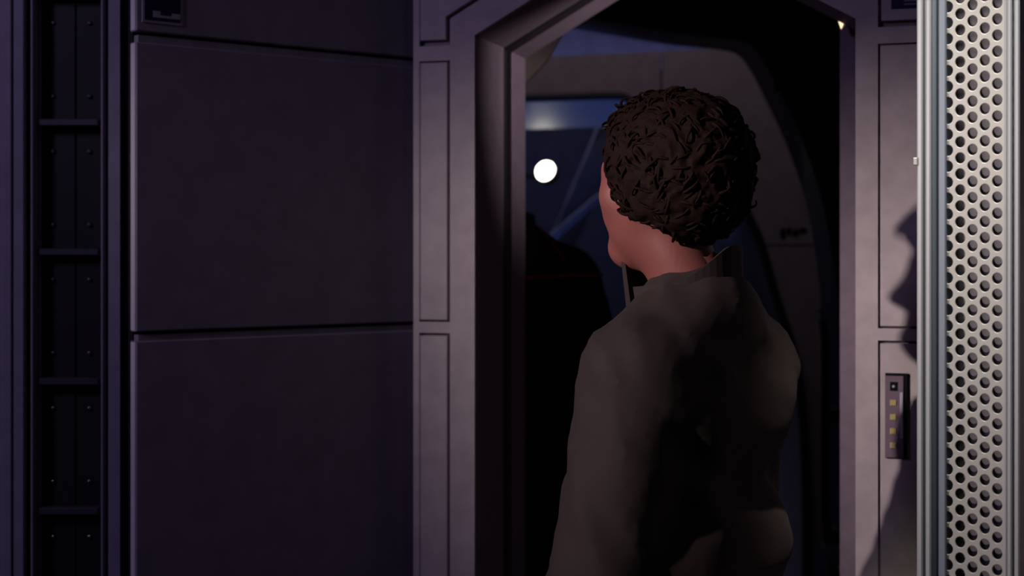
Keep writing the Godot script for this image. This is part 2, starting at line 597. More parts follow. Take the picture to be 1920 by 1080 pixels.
	for f in [fL, fR]:
		var ss := begin()
		var sp2 := [
			cap(Vector3(f.x, 0.05, f.z + 0.03), Vector3(f.x, 0.04, f.z - 0.15), 0.05, 0.04),
			cap(Vector3(f.x, 0.05, f.z + 0.01), Vector3(f.x, 0.11, f.z + 0.01), 0.05, 0.048),
		]
		nets(ss, func(p): return maxf(field(sp2, p, 0.03), 0.002 - p.y), Vector3(f.x - 0.09, -0.02, f.z - 0.22), Vector3(f.x + 0.09, 0.18, f.z + 0.11), 0.014)
		put(ss, "shoe", M.shoe, root, false)
	if o.has("piping"):
		for line in o.piping:
			var pts := PackedVector3Array()
			var rad := PackedFloat32Array()
			for q in line:
				var org: Vector3 = q[0]
				var dr: Vector3 = (q[1] as Vector3).normalized()
				var hit := surface_from(jf, org - dr * 0.5, dr)
				if absf(jf.call(hit)) > 0.004:
					continue
				pts.append(hit - dr * 0.001)
				rad.append(0.005)
			var sp3 := begin()
			tube(sp3, pts, rad, 8)
			put(sp3, "piping", M.piping, root, true, "thin orange piping across the dark uniform shoulder")
	return root

func _soft_tube(st: SurfaceTool, pts: PackedVector3Array, radii: PackedFloat32Array, sides: int) -> void:
	var n := pts.size()
	var rings := []
	var nor := []
	var up := Vector3(0.3, 0.9, 0.2).normalized()
	for i in n:
		var t := (pts[mini(i + 1, n - 1)] - pts[maxi(i - 1, 0)]).normalized()
		var s := t.cross(up)
		if s.length() < 0.05:
			s = t.cross(Vector3.RIGHT)
		s = s.normalized()
		var v := s.cross(t)
		up = v
		var ring := PackedVector3Array()
		var nn := PackedVector3Array()
		for k in sides:
			var a := TAU * k / sides
			var d := s * cos(a) + v * sin(a)
			ring.append(pts[i] + d * radii[i])
			nn.append(d)
		rings.append(ring)
		nor.append(nn)
	for i in n - 1:
		for k in sides:
			var k2 := (k + 1) % sides
			for q in [[i, k], [i, k2], [i + 1, k2], [i, k], [i + 1, k2], [i + 1, k]]:
				st.set_normal(nor[q[0]][q[1]])
				st.add_vertex(rings[q[0]][q[1]])

# ---------------------------------------------------------------- build
func _ready() -> void:
	rng.seed = 5
	camera_and_light()
	materials()
	shell()
	left_wall()
	rack()
	door()
	column()
	far_rooms()
	lamps()
	signs_and_pad()
	people()

var KEY := Vector3(-4.41, 3.0, 0.755)
var KEY_AIM := Vector3(-4.38 + 5.6 * sin(deg_to_rad(63.2)), 3.0 - 5.6 * tan(deg_to_rad(13.5)), 0.8 - 5.6 * cos(deg_to_rad(63.2)))

func camera_and_light() -> void:
	var cam := Camera3D.new()
	cam.name = "camera"
	add_child(cam)
	cam.position = Vector3(0, EYE, 0)
	cam.projection = Camera3D.PROJECTION_FRUSTUM
	cam.near = 0.05
	cam.far = 60.0
	cam.size = 1080.0 / F * cam.near
	cam.frustum_offset = Vector2(0, (HZ - 540.0) / F * cam.near)
	var ca := CameraAttributesPhysical.new()
	ca.frustum_focal_length = 50.0
	ca.exposure_aperture = 3.8
	ca.frustum_focus_distance = 2.15
	cam.attributes = ca
	cam.current = true
	var we := WorldEnvironment.new()
	we.name = "environment"
	var e := Environment.new()
	e.background_mode = Environment.BG_COLOR
	e.background_color = Color.BLACK
	e.tonemap_mode = Environment.TONE_MAPPER_LINEAR
	e.tonemap_exposure = 1.0
	e.sdfgi_enabled = true
	e.ssao_enabled = true
	e.ssil_enabled = true
	we.environment = e
	add_child(we)
	# key: the spotlight out of frame on the left, built in lamps()
	var s := SpotLight3D.new()
	s.name = "key_spot"
	s.light_color = Color(1.0, 0.93, 0.90)
	s.light_energy = 37.0
	s.light_size = 0.06
	s.spot_range = 12.0
	s.spot_attenuation = 2.0
	s.spot_angle = 17.0
	s.spot_angle_attenuation = 1.0
	s.shadow_enabled = true
	add_child(s)
	s.transform = aim(KEY, KEY_AIM)
	# added cool fill panel high on the left, out of frame
	area("added_soft_fill", COOL + (COOL_AIM - COOL).normalized() * 0.02, COOL_AIM, Vector2(1.0, 0.3), Color(0.82, 0.74, 1.0), 1.55)
	# ceiling downlight over the perforated column
	var dl := SpotLight3D.new()
	dl.name = "column_downlight"
	dl.light_color = Color(1.0, 0.96, 0.90)
	dl.light_energy = 12.0
	dl.light_size = 0.05
	dl.spot_range = 8.0
	dl.spot_attenuation = 2.0
	dl.spot_angle = 10.0
	dl.spot_angle_attenuation = 1.0
	dl.shadow_enabled = true
	add_child(dl)
	dl.transform = aim(DOWN, DOWN_AIM)
	# added blue fill over the room beyond the round hatch
	area("added_blue_fill", Vector3(0.1, TOP - 0.07, -6.9), Vector3(0.1, 0.0, -6.8), Vector2(1.2, 0.5), Color(0.70, 0.73, 1.0), 1.5)
	# added neutral fill behind the dark bulkhead's header
	area("added_neutral_fill", Vector3(0.2, TOP - 0.07, -4.62), Vector3(0.2, 0.0, -5.2), Vector2(1.2, 0.2), Color(0.97, 0.92, 1.0), 0.33)
	# added blue strip hidden behind the hatch wall's top, washing the soffit
	area("added_strip_light", Vector3(-0.1, 2.155, -5.185), Vector3(-0.1, 2.33, -5.40), Vector2(1.8, 0.03), Color(0.56, 0.63, 1.0), 0.085)
	# unseen blue uplight added to light the hatch tunnel's soffit
	var up := SpotLight3D.new()
	up.name = "added_uplight"
	up.light_color = Color(0.42, 0.56, 1.0)
	up.light_energy = 1.3
	up.light_size = 0.06
	up.spot_range = 8.0
	up.spot_attenuation = 2.0
	up.spot_angle = 32.0
	up.spot_angle_attenuation = 0.6
	up.shadow_enabled = true
	add_child(up)
	up.transform = Transform3D(Basis(Vector3.RIGHT, PI / 2), Vector3(-0.02, 0.09, -5.72))

const COOL := Vector3(-2.4, 3.02, -0.6)
const COOL_AIM := Vector3(0.3, 1.4, -2.8)
const DOWN := Vector3(0.42, 3.15, -1.55)
const DOWN_AIM := Vector3(0.57, 2.06, -1.9)

func area(called: String, from: Vector3, to: Vector3, size: Vector2, c: Color, e: float) -> void:
	var l := AreaLight3D.new()
	l.name = called
	l.area_size = size
	l.light_color = c
	l.light_energy = e
	l.area_range = 14.0
	l.area_attenuation = 2.0
	l.shadow_enabled = true
	add_child(l)
	l.transform = Transform3D(Basis.IDENTITY, from).looking_at(to, Vector3.BACK)

func slab(called: String, label: String, category: String, a: Vector3, b: Vector3, m: Material) -> void:
	var o := struct(called, label, category)
	var st := begin()
	box(st, a, b)
	put(st, "surface", m, o)

func shell() -> void:
	slab("floor", "dark grey deck floor running through the doorway", "floor", Vector3(-5.7, -0.1, -8.5), Vector3(2.4, 0, 3.0), M.floor)
	slab("ceiling", "dark grey ceiling above the corridor", "ceiling", Vector3(-5.7, TOP, -8.5), Vector3(2.4, TOP + 0.1, 3.0), M.shell)
	slab("wall_back", "dark grey corridor wall behind the photographer", "wall", Vector3(-5.7, 0, 3.0), Vector3(2.4, TOP, 3.1), M.shell)
	slab("wall_side", "dark grey corridor wall beyond the equipment rack", "wall", Vector3(-5.8, 0, -8.5), Vector3(-5.7, TOP, 3.0), M.shell)
	slab("wall_right", "dark grey corridor wall beyond the perforated column", "wall", Vector3(2.4, 0, -8.5), Vector3(2.5, TOP, 3.0), M.shell)
	# ceiling downstand added out of frame to trim the top of the spotlight's beam
	var d := struct("trim_2", "unseen downstand added to trim the top of the spotlight beam", "beam", Transform3D(Basis(Vector3.UP, deg_to_rad(-32.0)), Vector3(-3.42, 0, 0.05)))
	var st := begin()
	box(st, Vector3(-1.6, BEAM_Y, -0.03), Vector3(2.2, TOP, 0.03))
	put(st, "beam", M.shell, d)

const BEAM_Y := 2.75

var TW := upright(770, 2.96, 38.5)

func left_wall() -> void:
	var o := struct("wall_left", "dark lavender grey wall of big flat panels beside the doorway", "wall", TW)
	var xl := on(TW, 255, 300).x
	var st := begin()
	box(st, Vector3(xl + 0.003, 0, -0.04), Vector3(0.06, TOP, -0.021))
	put(st, "backing", M.gasket, o)
	var rows := [[on(TW, 255, 57.5).y, 2.6], [on(TW, 255, 622).y, on(TW, 255, 78).y], [on(TW, 255, 1400).y, on(TW, 255, 640).y], [0.0, on(TW, 255, 1420).y]]
	for r in rows:
		var s := begin()
		prism(s, rect(xl, r[0], 0.03, r[1]), -0.0205, 0, 0.0022)
		put(s, "panel", M.wallpaint, o)
	# near-white strip, lamplight on the panels' free edge painted into its colour
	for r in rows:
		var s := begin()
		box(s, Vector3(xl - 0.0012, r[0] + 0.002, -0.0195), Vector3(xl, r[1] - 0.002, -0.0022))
		put(s, "lit_edge_strip", M.litedge, o)
	# filler strip in the joints between panels
	var sj := begin()
	for r in [[622.0, 640.0], [57.5, 78.0]]:
		box(sj, Vector3(xl + 0.006, on(TW, 255, r[1]).y, -0.021), Vector3(0.03, on(TW, 255, r[0]).y - 0.006, -0.004))
	put(sj, "joint_strip", M.wallpaint, o)

func rack() -> void:
	var d := 2.66
	var t := upright(125, d, 0)
	var o := thing("equipment_rack", "black recessed rack with steel crossbars and screws beside the panelled wall", "rack", t)
	var X := func(px: float, dd: float) -> float: return (px - 125.0) / F * d * (dd / d) + (125.0 - CX) / F * (dd - d)
	# posts
	var posts := [
		[[-90, -20, 0.0], [-20, 8, 0.008], [8, 26, 0.014], [28, 48, 0.010], [49, 56, -0.02], [57, 62, 0.0], [62, 66, -0.03]],
		[[187, 190, -0.02], [190, 195, 0.004], [195, 204, -0.02], [204.5, 228, 0.006], [228, 236, -0.025]],
	]
	for ps in posts:
		var st := begin()
		for p in ps:
			box(st, Vector3((p[0] - 125.0) / F * d, 0, -0.15), Vector3((p[1] - 125.0) / F * d, TOP, p[2]), 0.0015)
		put(st, "side_post", M.wallpaint, o)
	# side cheeks and back
	var sb := begin()
	box(sb, Vector3(-0.07, 0, -0.09), Vector3(0.07, TOP, -0.046))
	put(sb, "back_board", M.blackgloss, o)
	# bays: the bars' pixel heights repeat every 243.3 px at this depth
	var dy := 243.3 / F * (d + 0.008)
	var y0: float = EYE + (HZ - 229.0) / F * (d + 0.008)
	var zb := -0.036
	var db := d - zb
	var xa := (66.0 - CX) / F * db - t.origin.x
	var xm := (142.0 - CX) / F * db - t.origin.x
	var xb := (196.0 - CX) / F * db - t.origin.x
	for i in range(-6, 7):
		var y: float = y0 - i * dy
		if y > TOP - 0.02 or y - dy < 0.02:
			continue
		var bar := begin()
		var bh := 13.0 / F * d * 0.5
		prism(bar, rect((73.0 - CX) / F * (d + 0.008) - t.origin.x, y - bh, (184.0 - CX) / F * (d + 0.008) - t.origin.x, y + bh), -0.046, -0.008, 0.0015)
		put(bar, "crossbar", M.bar, o)
		var pl := begin()
		prism(pl, rect(xa, y - dy + 0.006, xm - 0.0008, y - 0.006), -0.047, zb, 0.001)
		put(pl, "plate", M.blackgloss, o)
		var pr := begin()
		prism(pr, rect(xm + 0.0008, y - dy + 0.006, xb, y - 0.006), -0.047, zb - 0.001, 0.001)
		put(pr, "plate", M.blackgloss, o)
		for sx in [100.0, 168.0]:
			for sy in [52.5, 190.0]:
				var q := Vector3((sx - CX) / F * db - t.origin.x, y - sy / F * db, zb)
				var ss := begin()
				var ps := PackedVector3Array()
				var rs := PackedFloat32Array()
				for k in [[-0.004, 0.0042], [0.0015, 0.0042], [0.003, 0.0034], [0.0038, 0.0018]]:
					ps.append(q + Vector3(0, 0, k[0]))
					rs.append(k[1])
				tube(ss, ps, rs, 10)
				put(ss, "screw", M.screw, o)

var TD := upright(890, 2.86, -16.7)

func door() -> void:
	var o := struct("door_1", "lavender grey metal doorway with slanted upper corners and inset panels", "doorway", TD)
	var u := func(px: float) -> float: return on(TD, px, 400).x
	var W: float = u.call(1604)
	var EL: float = u.call(775)
	var ER: float = W + 0.34
	var yc := 1.963          # where the slanted corner starts
	var run := 0.26
	var yt := yc + run * 0.56
	# groove lines
	var gl0: float = u.call(786.5)
	var gl1: float = u.call(843.5)
	var gr0: float = u.call(1646)
	var gr1: float = ER - 0.02
	var g := 0.0052
	var T0 := -0.012
	# face plate: everything but the sunk bays of the inset panels
	var face := begin()
	var yA := 1.9455  # bottom of upper panels
	var yB := 1.9165  # top of middle panels
	var yC := 1.4125
	var yD := 1.391
	var yE := 0.42
	for sd in 2:
		var a := EL if sd == 0 else W
		var b := 0.0 if sd == 0 else ER
		var p0 := gl0 if sd == 0 else gr0
		var p1 := gl1 if sd == 0 else gr1
		prism(face, rect(a, 0, p0, yc), T0, 0)
		prism(face, rect(p1, 0, b, yc), T0, 0)
		prism(face, rect(p0, 0, p1, yE), T0, 0)
		prism(face, rect(p0, yC, p1, yD), T0, 0)
		prism(face, rect(p0, yB, p1, yA), T0, 0)
	# upper part with the slanted opening
	var gd := 0.045
	var cl := PackedVector2Array([Vector2(0, yc), Vector2(run, yt), Vector2(W - run, yt), Vector2(W, yc)])
	# margin band along the opening
	var sl := Vector2(run, yt - yc).normalized()
	var nn := Vector2(-sl.y, sl.x)
	var band := -gl1
	var k := band * (1.0 - nn.y) / -nn.x if absf(nn.x) > 0.01 else 0.0
	var la := Vector2(gl1, yc + (band * (1.0 + nn.x) / nn.y) * 1.0 + 0.004)
	var ra := Vector2(gr0, la.y)
	var lb := Vector2(run - 0.01, yt + band / nn.y * 0.98)
	var rb := Vector2(W - run + 0.01, lb.y)
	prism(face, PackedVector2Array([Vector2(gl1, yc), Vector2(0, yc), Vector2(run, yt), lb, la]), T0, 0)
	prism(face, PackedVector2Array([Vector2(gr0, yc), ra, rb, Vector2(W - run, yt), Vector2(W, yc)]), T0, 0)
	prism(face, PackedVector2Array([Vector2(run, yt), Vector2(W - run, yt), rb, lb]), T0, 0)
	prism(face, rect(EL, yc, gl0, TOP), T0, 0)
	prism(face, rect(gr1, yc, ER, TOP), T0, 0)
	put(face, "frame_face", M.paint, o)
	# body of the wall behind the face plate
	var core := begin()
	var BK := -0.19
	var ring := PackedVector2Array([Vector2(EL, 0), Vector2(0, 0), Vector2(0, yc), Vector2(run, yt), Vector2(W - run, yt), Vector2(W, yc), Vector2(W, 0), Vector2(ER, 0), Vector2(ER, TOP), Vector2(EL, TOP)])
	prism(core, ring, BK, T0)
	put(core, "frame_core", M.liner, o)
	# inset panels
	var rows := [[yE + g, yD - g], [yC + g * 0.5 + 0.001, yB - g * 0.6]]
	for sd in 2:
		var p0 := gl0 if sd == 0 else gr0
		var p1 := gl1 if sd == 0 else gr1
		for r in rows:
			var st := begin()
			prism(st, rect(p0 + 0.0012 if sd == 0 else p0 + g * 0.8, r[0], p1 - g if sd == 0 else p1 - 0.001, r[1]), T0 - 0.004, -0.0004, 0.0012)
			put(st, "inset_panel", M.paint, o)
	var gt := 0.011
	var ul := begin()
	prism(ul, PackedVector2Array([Vector2(gl0 + 0.001, yA + gt), Vector2(gl1 - 0.008, yA + gt), la + Vector2(-0.008, 0.004), lb + Vector2(-0.004, 0.009), Vector2(lb.x, TOP - 0.02), Vector2(gl0 + 0.001, TOP - 0.02)]), T0 - 0.004, -0.0004, 0.0012)
	put(ul, "inset_panel", M.paint, o)
	var ur := begin()
	prism(ur, PackedVector2Array([Vector2(gr1 - 0.001, yA + gt), Vector2(gr1 - 0.001, TOP - 0.02), Vector2(rb.x, TOP - 0.02), rb + Vector2(0.004, 0.009), ra + Vector2(0.006, 0.004), Vector2(gr0 + 0.006, yA + gt)]), T0 - 0.004, -0.0004, 0.0012)
	put(ur, "inset_panel", M.paint, o)
	# dark seal in the gap of the reveal, then the rear liner
	var mk := func(called: String, m: Material, dx: float, z0: float, z1: float, dxr: float, up: float):
		var st := begin()
		var poly := PackedVector2Array([Vector2(EL, 0), Vector2(-dx, 0), Vector2(-dx, yc - 0.002 + dx * 0.4), Vector2(run, yt + dx), Vector2(W - run, yt + dx + up), Vector2(W + dxr, yc - 0.002 + up), Vector2(W + dxr, 0), Vector2(ER, 0), Vector2(ER, TOP), Vector2(EL, TOP)])
		prism(st, poly, z0, z1, 0.001)
		put(st, called, m, o)
	mk.call("seal", M.gasket, 0.012, -0.249, BK, 0.012, 0.03)
	mk.call("rear_liner", M.liner, 0.0, -0.348, -0.249, -0.046, 0.05)
	# small bead where face meets reveal
	var bd := begin()
	box(bd, Vector3(-0.0045, 0, -0.006), Vector3(0.0012, yc, -0.001))
	put(bd, "edge_bead", M.gasket, o)
	# wall above and beside, continuing out of frame to the right
	var ext := begin()
	box(ext, Vector3(ER, 0, -0.348), Vector3(ER + 1.45, TOP, -0.002))
	put(ext, "wall_panel", M.paint, o)
	var ext2 := begin()
	box(ext2, Vector3(EL - 5.4, 0, -0.348), Vector3(EL, TOP, -0.25))
	put(ext2, "wall_panel", M.shell, o)

var TC := upright(1718, 1.93, -31.0)

func column() -> void:
	var o := thing("perforated_column", "bright aluminium column with perforated sheet of round holes beside the doorway", "column", TC)
	var u := func(px: float, w: float) -> float: return on(TC, px, 400, w).x
	# ridged rails either side of the sheet: [px0, px1, proud]
	var left := [[1718.5, 1729.5, 0.003], [1729.5, 1735, -0.008], [1735, 1745, 0.003]]
	var right := [[1882, 1888.5, -0.005], [1888.5, 1897, 0.002], [1897, 1901.5, -0.008], [1901.5, 1911.5, 0.003]]
	for side in [left, right]:
		var st := begin()
		for p in side:
			box(st, Vector3(u.call(p[0], p[2]), 0, -0.055), Vector3(u.call(p[1], p[2]), TOP, p[2]), 0.0018)
		put(st, "side_rail", M.alu, o)
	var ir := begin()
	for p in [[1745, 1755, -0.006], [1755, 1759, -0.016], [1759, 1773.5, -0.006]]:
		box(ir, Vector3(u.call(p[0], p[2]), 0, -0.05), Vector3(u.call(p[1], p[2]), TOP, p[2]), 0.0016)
	put(ir, "inner_rail", M.railshaded, o, true, "inner rail toned blue grey for its cool shade")
	# sheet of staggered holes
	var pitch := 0.0205
	var sq := 0.87
	var zf := -0.012
	var c0: float = u.call(1777.5, zf)
	var cw := pitch * 0.8660254 * sq
	var x0: float = u.call(1766, zf)
	var x1: float = u.call(1884, zf)
	var y0: float = on(TC, 1777.5, 13.3, zf).y
	var r := 0.0071
	var th := 0.0022
	var st := begin()
	var rows := int((TOP - 0.05) / pitch)
	var ybase := fposmod(y0, pitch)
	for c in range(0, 6):
		var xc := c0 + c * cw
		for j in rows:
			var yc := ybase + (j + 1.0) * pitch + (pitch * 0.5 if c % 2 == 1 else 0.0)
			if yc > TOP - 0.03:
				continue
			_hole(st, Vector3(xc, yc, zf), pitch, r, th, sq)
	put(st, "perforated_sheet", M.sheet, o)
	# back of the column
	var bk := begin()
	box(bk, Vector3(x0 - 0.012, 0, -0.055), Vector3(x1 + 0.012, TOP, -0.034))
	put(bk, "back_plate", M.backing, o)
	var cs := begin()
	var q := on(TC, 1721, 303)
	box(cs, Vector3(q.x - 0.0045, q.y - 0.005, 0.0), Vector3(q.x + 0.001, q.y + 0.005, 0.006), 0.001)
	put(cs, "clip", M.sheet, o)

# one hexagonal cell of the sheet with its round hole
func _hole(st: SurfaceTool, c: Vector3, pitch: float, r: float, th: float, sq: float) -> void:
	var n := 18
	var R := pitch / sqrt(3.0)
	var ch := 0.0007
	for i in n:
		var a0 := TAU * i / n
		var a1 := TAU * (i + 1) / n
		var o0 := _hex(a0, R) * Vector2(sq, 1)
		var o1 := _hex(a1, R) * Vector2(sq, 1)
		var i0 := Vector2(cos(a0) * sq, sin(a0))
		var i1 := Vector2(cos(a1) * sq, sin(a1))
		var A := c + Vector3(o0.x, o0.y, 0)
		var B := c + Vector3(o1.x, o1.y, 0)
		var C := c + Vector3(i1.x, i1.y, 0) * (r + ch)
		var D := c + Vector3(i0.x, i0.y, 0) * (r + ch)
		var E := c + Vector3(i1.x * r, i1.y * r, -ch)
		var G := c + Vector3(i0.x * r, i0.y * r, -ch)
		var H := c + Vector3(i1.x * r, i1.y * r, -th)
		var I := c + Vector3(i0.x * r, i0.y * r, -th)
		var J := c + Vector3(o0.x, o0.y, -th)
		var K := c + Vector3(o1.x, o1.y, -th)
		quad(st, A, D, C, B)
		quad(st, D, G, E, C)
		quad(st, G, I, H, E)
		quad(st, I, J, K, H)

func _hex(a: float, R: float) -> Vector2:
	# hexagon with corners at 0, 60 ... degrees (flat edges up and down)
	var s := fposmod(a, PI / 3.0) - PI / 6.0
	var d := R * cos(PI / 6.0) / cos(s)
	return Vector2(cos(a), sin(a)) * d

func pts_at(list: Array, d: float) -> PackedVector2Array:
	var out := PackedVector2Array()
	for p in list:
		var q := at(p[0], p[1], d)
		out.append(Vector2(q.x, q.y))
	return out

func bake(list: Array) -> Array:
	# smooth a pixel polyline
	var cv := Curve2D.new()
	for i in list.size():
		var p := Vector2(list[i][0], list[i][1])
		var a := Vector2(list[maxi(i - 1, 0)][0], list[maxi(i - 1, 0)][1])
		var b := Vector2(list[mini(i + 1, list.size() - 1)][0], list[mini(i + 1, list.size() - 1)][1])
		var t := (b - a) * 0.17
		cv.add_point(p, -t, t)
	cv.bake_interval = 12.0
	var out := []
	for p in cv.get_baked_points():
		out.append([p.x, p.y])
	return out

# world outline (x, y) opening of a wall: from right foot over the top to the left foot
func walled(st: SurfaceTool, open: PackedVector2Array, z0: float, z1: float, xl: float, xr: float, top: float) -> void:
	var poly := PackedVector2Array()
	poly.append(Vector2(xr, 0))
	poly.append(Vector2(xr, top))
	poly.append(Vector2(xl, top))
	poly.append(Vector2(xl, 0))
	for i in range(open.size() - 1, -1, -1):
		poly.append(open[i])
	prism(st, poly, z0, z1)

func opening(px: Array, d: float, left: float) -> PackedVector2Array:
	# pixel outline (bottom right going up and left) to metres, feet closed on the floor
	var q := pts_at(px, d)
	var out := PackedVector2Array()
	out.append(Vector2(q[0].x, 0.0))
	out.append_array(q)
	out.append(Vector2(left, q[q.size() - 1].y))
	out.append(Vector2(left, 0.0))
	return out

func far_rooms() -> void:
	# ---- corner gusset frame just past the doorway
	var gz := 3.55
	var go := struct("trim_1", "brown slanted frame just past the doorway's upper corner", "frame")
	var g := begin()
	var oq := pts_at([[1900, 300], [1820, 60], [1700, -60], [1105, -20], [1062, 50], [1030, 108], [975, 165], [930, 230]], gz)
	var poly := PackedVector2Array([Vector2(oq[0].x, 0.0)])
	poly.append_array(oq)
	poly.append(Vector2(-0.75, oq[oq.size() - 1].y))
	poly.append(Vector2(-0.75, 0))
	var wl := begin()
	walled(wl, poly, -gz - 0.06, -gz, -1.2, 1.5, TOP)
	put(wl, "frame_plate", M.ring, go)
	# ---- dark portal with a curved opening
	var far := bake([[1546, 1080], [1545, 900], [1543, 700], [1538, 560], [1526, 460], [1508, 370], [1480, 285], [1444, 205], [1408, 135], [1382, 103], [1340, 93], [1240, 82], [1060, 52], [800, 12]])
	var zf := 4.65
	var po := struct("wall_portal", "unlit bulkhead with a curved opening beyond the doorway", "bulkhead")
	var op := opening(far, zf, -1.2)
	var st := begin()
	walled(st, op, -4.42, -4.40, -2.6, 2.2, TOP)
	put(st, "bulkhead_plate", M.liner, po)
	var rm := begin()
	for i in op.size() - 1:
		var a := op[i]
		var b := op[i + 1]
		quad(rm, Vector3(a.x, a.y, -4.40), Vector3(b.x, b.y, -4.40), Vector3(b.x, b.y, -zf), Vector3(a.x, a.y, -zf))
		var n := Vector2(b.y - a.y, a.x - b.x).normalized() * 0.03
		quad(rm, Vector3(a.x, a.y, -zf), Vector3(b.x, b.y, -zf), Vector3(b.x + n.x, b.y + n.y, -zf), Vector3(a.x + n.x, a.y + n.y, -zf))
	put(rm, "opening_rim", M.liner, po)
	var sm := begin()
	var s0 := at(1452, 20, 4.4)
	var s1 := at(1458, 175, 4.4)
	box(sm, Vector3(s0.x, s1.y, -4.40), Vector3(s1.x, 2.5, -4.394), 0.001)
	put(sm, "seam_strip", M.liner, po)
	# ---- pale hatch wall
	var hz := 5.1
	var ho := struct("wall_hatch", "pale grey hatch wall with a rounded blue-lit opening", "wall")
	var c2 := bake([[1512, 1080], [1510, 900], [1500, 740], [1484, 650], [1452, 550], [1420, 440], [1370, 350], [1300, 272], [1235, 220], [1180, 188], [1150, 180], [1000, 184], [700, 190]])
	var near := opening(c2, hz, -1.3)
	# panels of the hatch wall, parted at the joints
	var topy := func(px: float) -> float: return 106.0 - (px - 1040.0) * 0.062
	var jx := at(1240, 0, hz).x
	var jy := at(0, 460, hz).y
	var full := PackedVector2Array([Vector2(2.2, 0), Vector2(2.2, at(0, topy.call(1900), hz).y), Vector2(-2.4, at(0, topy.call(0), hz).y), Vector2(-2.4, 0)])
	for i in range(near.size() - 1, -1, -1):
		full.append(near[i])
	var gap := 0.003
	var cuts := [rect(-3, -1, jx - gap, 3), rect(jx + gap, jy + gap, 3, 3), rect(jx + gap, -1, 3, jy - gap)]
	for c in cuts:
		for part in Geometry2D.intersect_polygons(full, c):
			var ps := begin()
			prism(ps, part, -hz - 0.03, -hz)
			put(ps, "panel", M.ring, ho)
	var bk := begin()
	walled(bk, near, -hz - 0.05, -hz - 0.02, -2.4, 2.2, at(0, 130, hz).y)
	put(bk, "panel_backing", M.gasket, ho)
	# reveal of the hatch: a deep rounded lip and tunnel
	var rv := begin()
	var prof := [[0.0, 0.0], [0.012, -0.02], [0.016, -0.07], [0.0, -0.12], [-0.012, -0.5], [-0.02, -1.05]]
	for i in near.size() - 1:
		var a := near[i]
		var b := near[i + 1]
		var na := _out2(near, i)
		var nb := _out2(near, i + 1)
		for k in prof.size() - 1:
			var p: Array = prof[k]
			var q: Array = prof[k + 1]
			quad(rv, Vector3(a.x + na.x * p[0], a.y + na.y * p[0], -hz + p[1]), Vector3(b.x + nb.x * p[0], b.y + nb.y * p[0], -hz + p[1]), Vector3(b.x + nb.x * q[0], b.y + nb.y * q[0], -hz + q[1]), Vector3(a.x + na.x * q[0], a.y + na.y * q[0], -hz + q[1]))
	put(rv, "hatch_reveal", M.ringreveal, ho)
	# dark lip round the hatch
	var lip := PackedVector3Array()
	var lr := PackedFloat32Array()
	for i in range(1, near.size() - 1):
		lip.append(Vector3(near[i].x, near[i].y, -hz + 0.004))
		lr.append(0.014)
	var ls := begin()
	tube(ls, lip, lr, 8)
	put(ls, "hatch_seal", M.gasket, ho)
	# blue soffit above the hatch wall
	slab("wall_soffit", "pale soffit washed with blue light above the hatch wall", "soffit", Vector3(-2.4, 2.115, -5.45), Vector3(2.2, TOP, -5.40), M.ring)
	slab("trim_3", "unseen shelf added to shade the soffit above the hatch wall", "trim", Vector3(-2.4, 2.37, -5.40), Vector3(2.2, 2.40, -5.08), M.ring)  # added shelf keeps the neutral fill off the soffit
	# ---- dark end room
	slab("wall_far", "grey end wall of the room beyond the hatch", "wall", Vector3(-3.2, 0, -8.5), Vector3(2.4, TOP, -8.4), M.shell)
	# slanted braces in the end room
	var b1 := thing("slanted_brace", "broad grey slanted brace in the room beyond the hatch", "brace")
	var s1b := begin()
	prism(s1b, pts_at([[1170, 120], [1232, 120], [1075, 470], [800, 1140], [740, 1140]], 6.6), -6.68, -6.6, 0.006)
	put(s1b, "beam", M.strutgrey, b1)
	var b2 := thing("slanted_brace", "narrow slanted brace crossing the broad one beyond the hatch", "brace")
	var s2b := begin()
	prism(s2b, pts_at([[1150, 340], [1166, 340], [1053, 440], [560, 1180], [540, 1180], [1030, 440]], 6.4), -6.45, -6.4, 0.004)
	put(s2b, "beam", M.strutgrey, b2)
	var fl := Vector3.ZERO
	# ---- handrail on the dark bulkhead
	var hr := thing("handrail", "black vertical handrail on standoffs beside the curved opening", "handrail")
	var zr := 4.25
	var rs := begin()
	var path := PackedVector3Array()
	var rr := PackedFloat32Array()
	for p in [[1556, 590, -4.39], [1550, 606, -4.30], [1548, 640, -zr], [1548, 800, -zr], [1548, 960, -zr], [1551, 1000, -zr], [1562, 1014, -4.32], [1570, 1016, -4.39]]:
		var q := at(p[0], p[1], zr)
		path.append(Vector3(q.x, q.y, p[2]))
		rr.append(0.012)
	tube(rs, path, rr, 12)
	put(rs, "rail", M.rail, hr)
	for yy in [782.0, 1010.0]:
		var bs := begin()
		var q := at(1550, yy, zr)
		tube(bs, PackedVector3Array([q, q + Vector3(0.04, 0, -0.02), q + Vector3(0.06, 0, -0.14)]), PackedFloat32Array([0.016, 0.02, 0.022]), 10)
		put(bs, "standoff", M.rail, hr)
	# low console below the handrail
	var co := thing("low_console", "low grey console standing below the black handrail", "console")
	var cs := begin()
	var ca := at(1556, 1052, 4.2)
	box(cs, Vector3(ca.x, 0, -4.395), Vector3(ca.x + 0.35, ca.y, -4.15), 0.008)
	put(cs, "body", M.strutgrey, co)
	var cp := begin()
	var cb := at(1538, 1040, 4.2)
	prism(cp, PackedVector2Array([Vector2(cb.x - 0.02, 0), Vector2(ca.x - 0.004, 0), Vector2(ca.x - 0.004, cb.y - 0.02), Vector2(cb.x + 0.02, cb.y)]), -4.39, -4.17, 0.004)
	put(cp, "side_cheek", M.strutgrey, co)

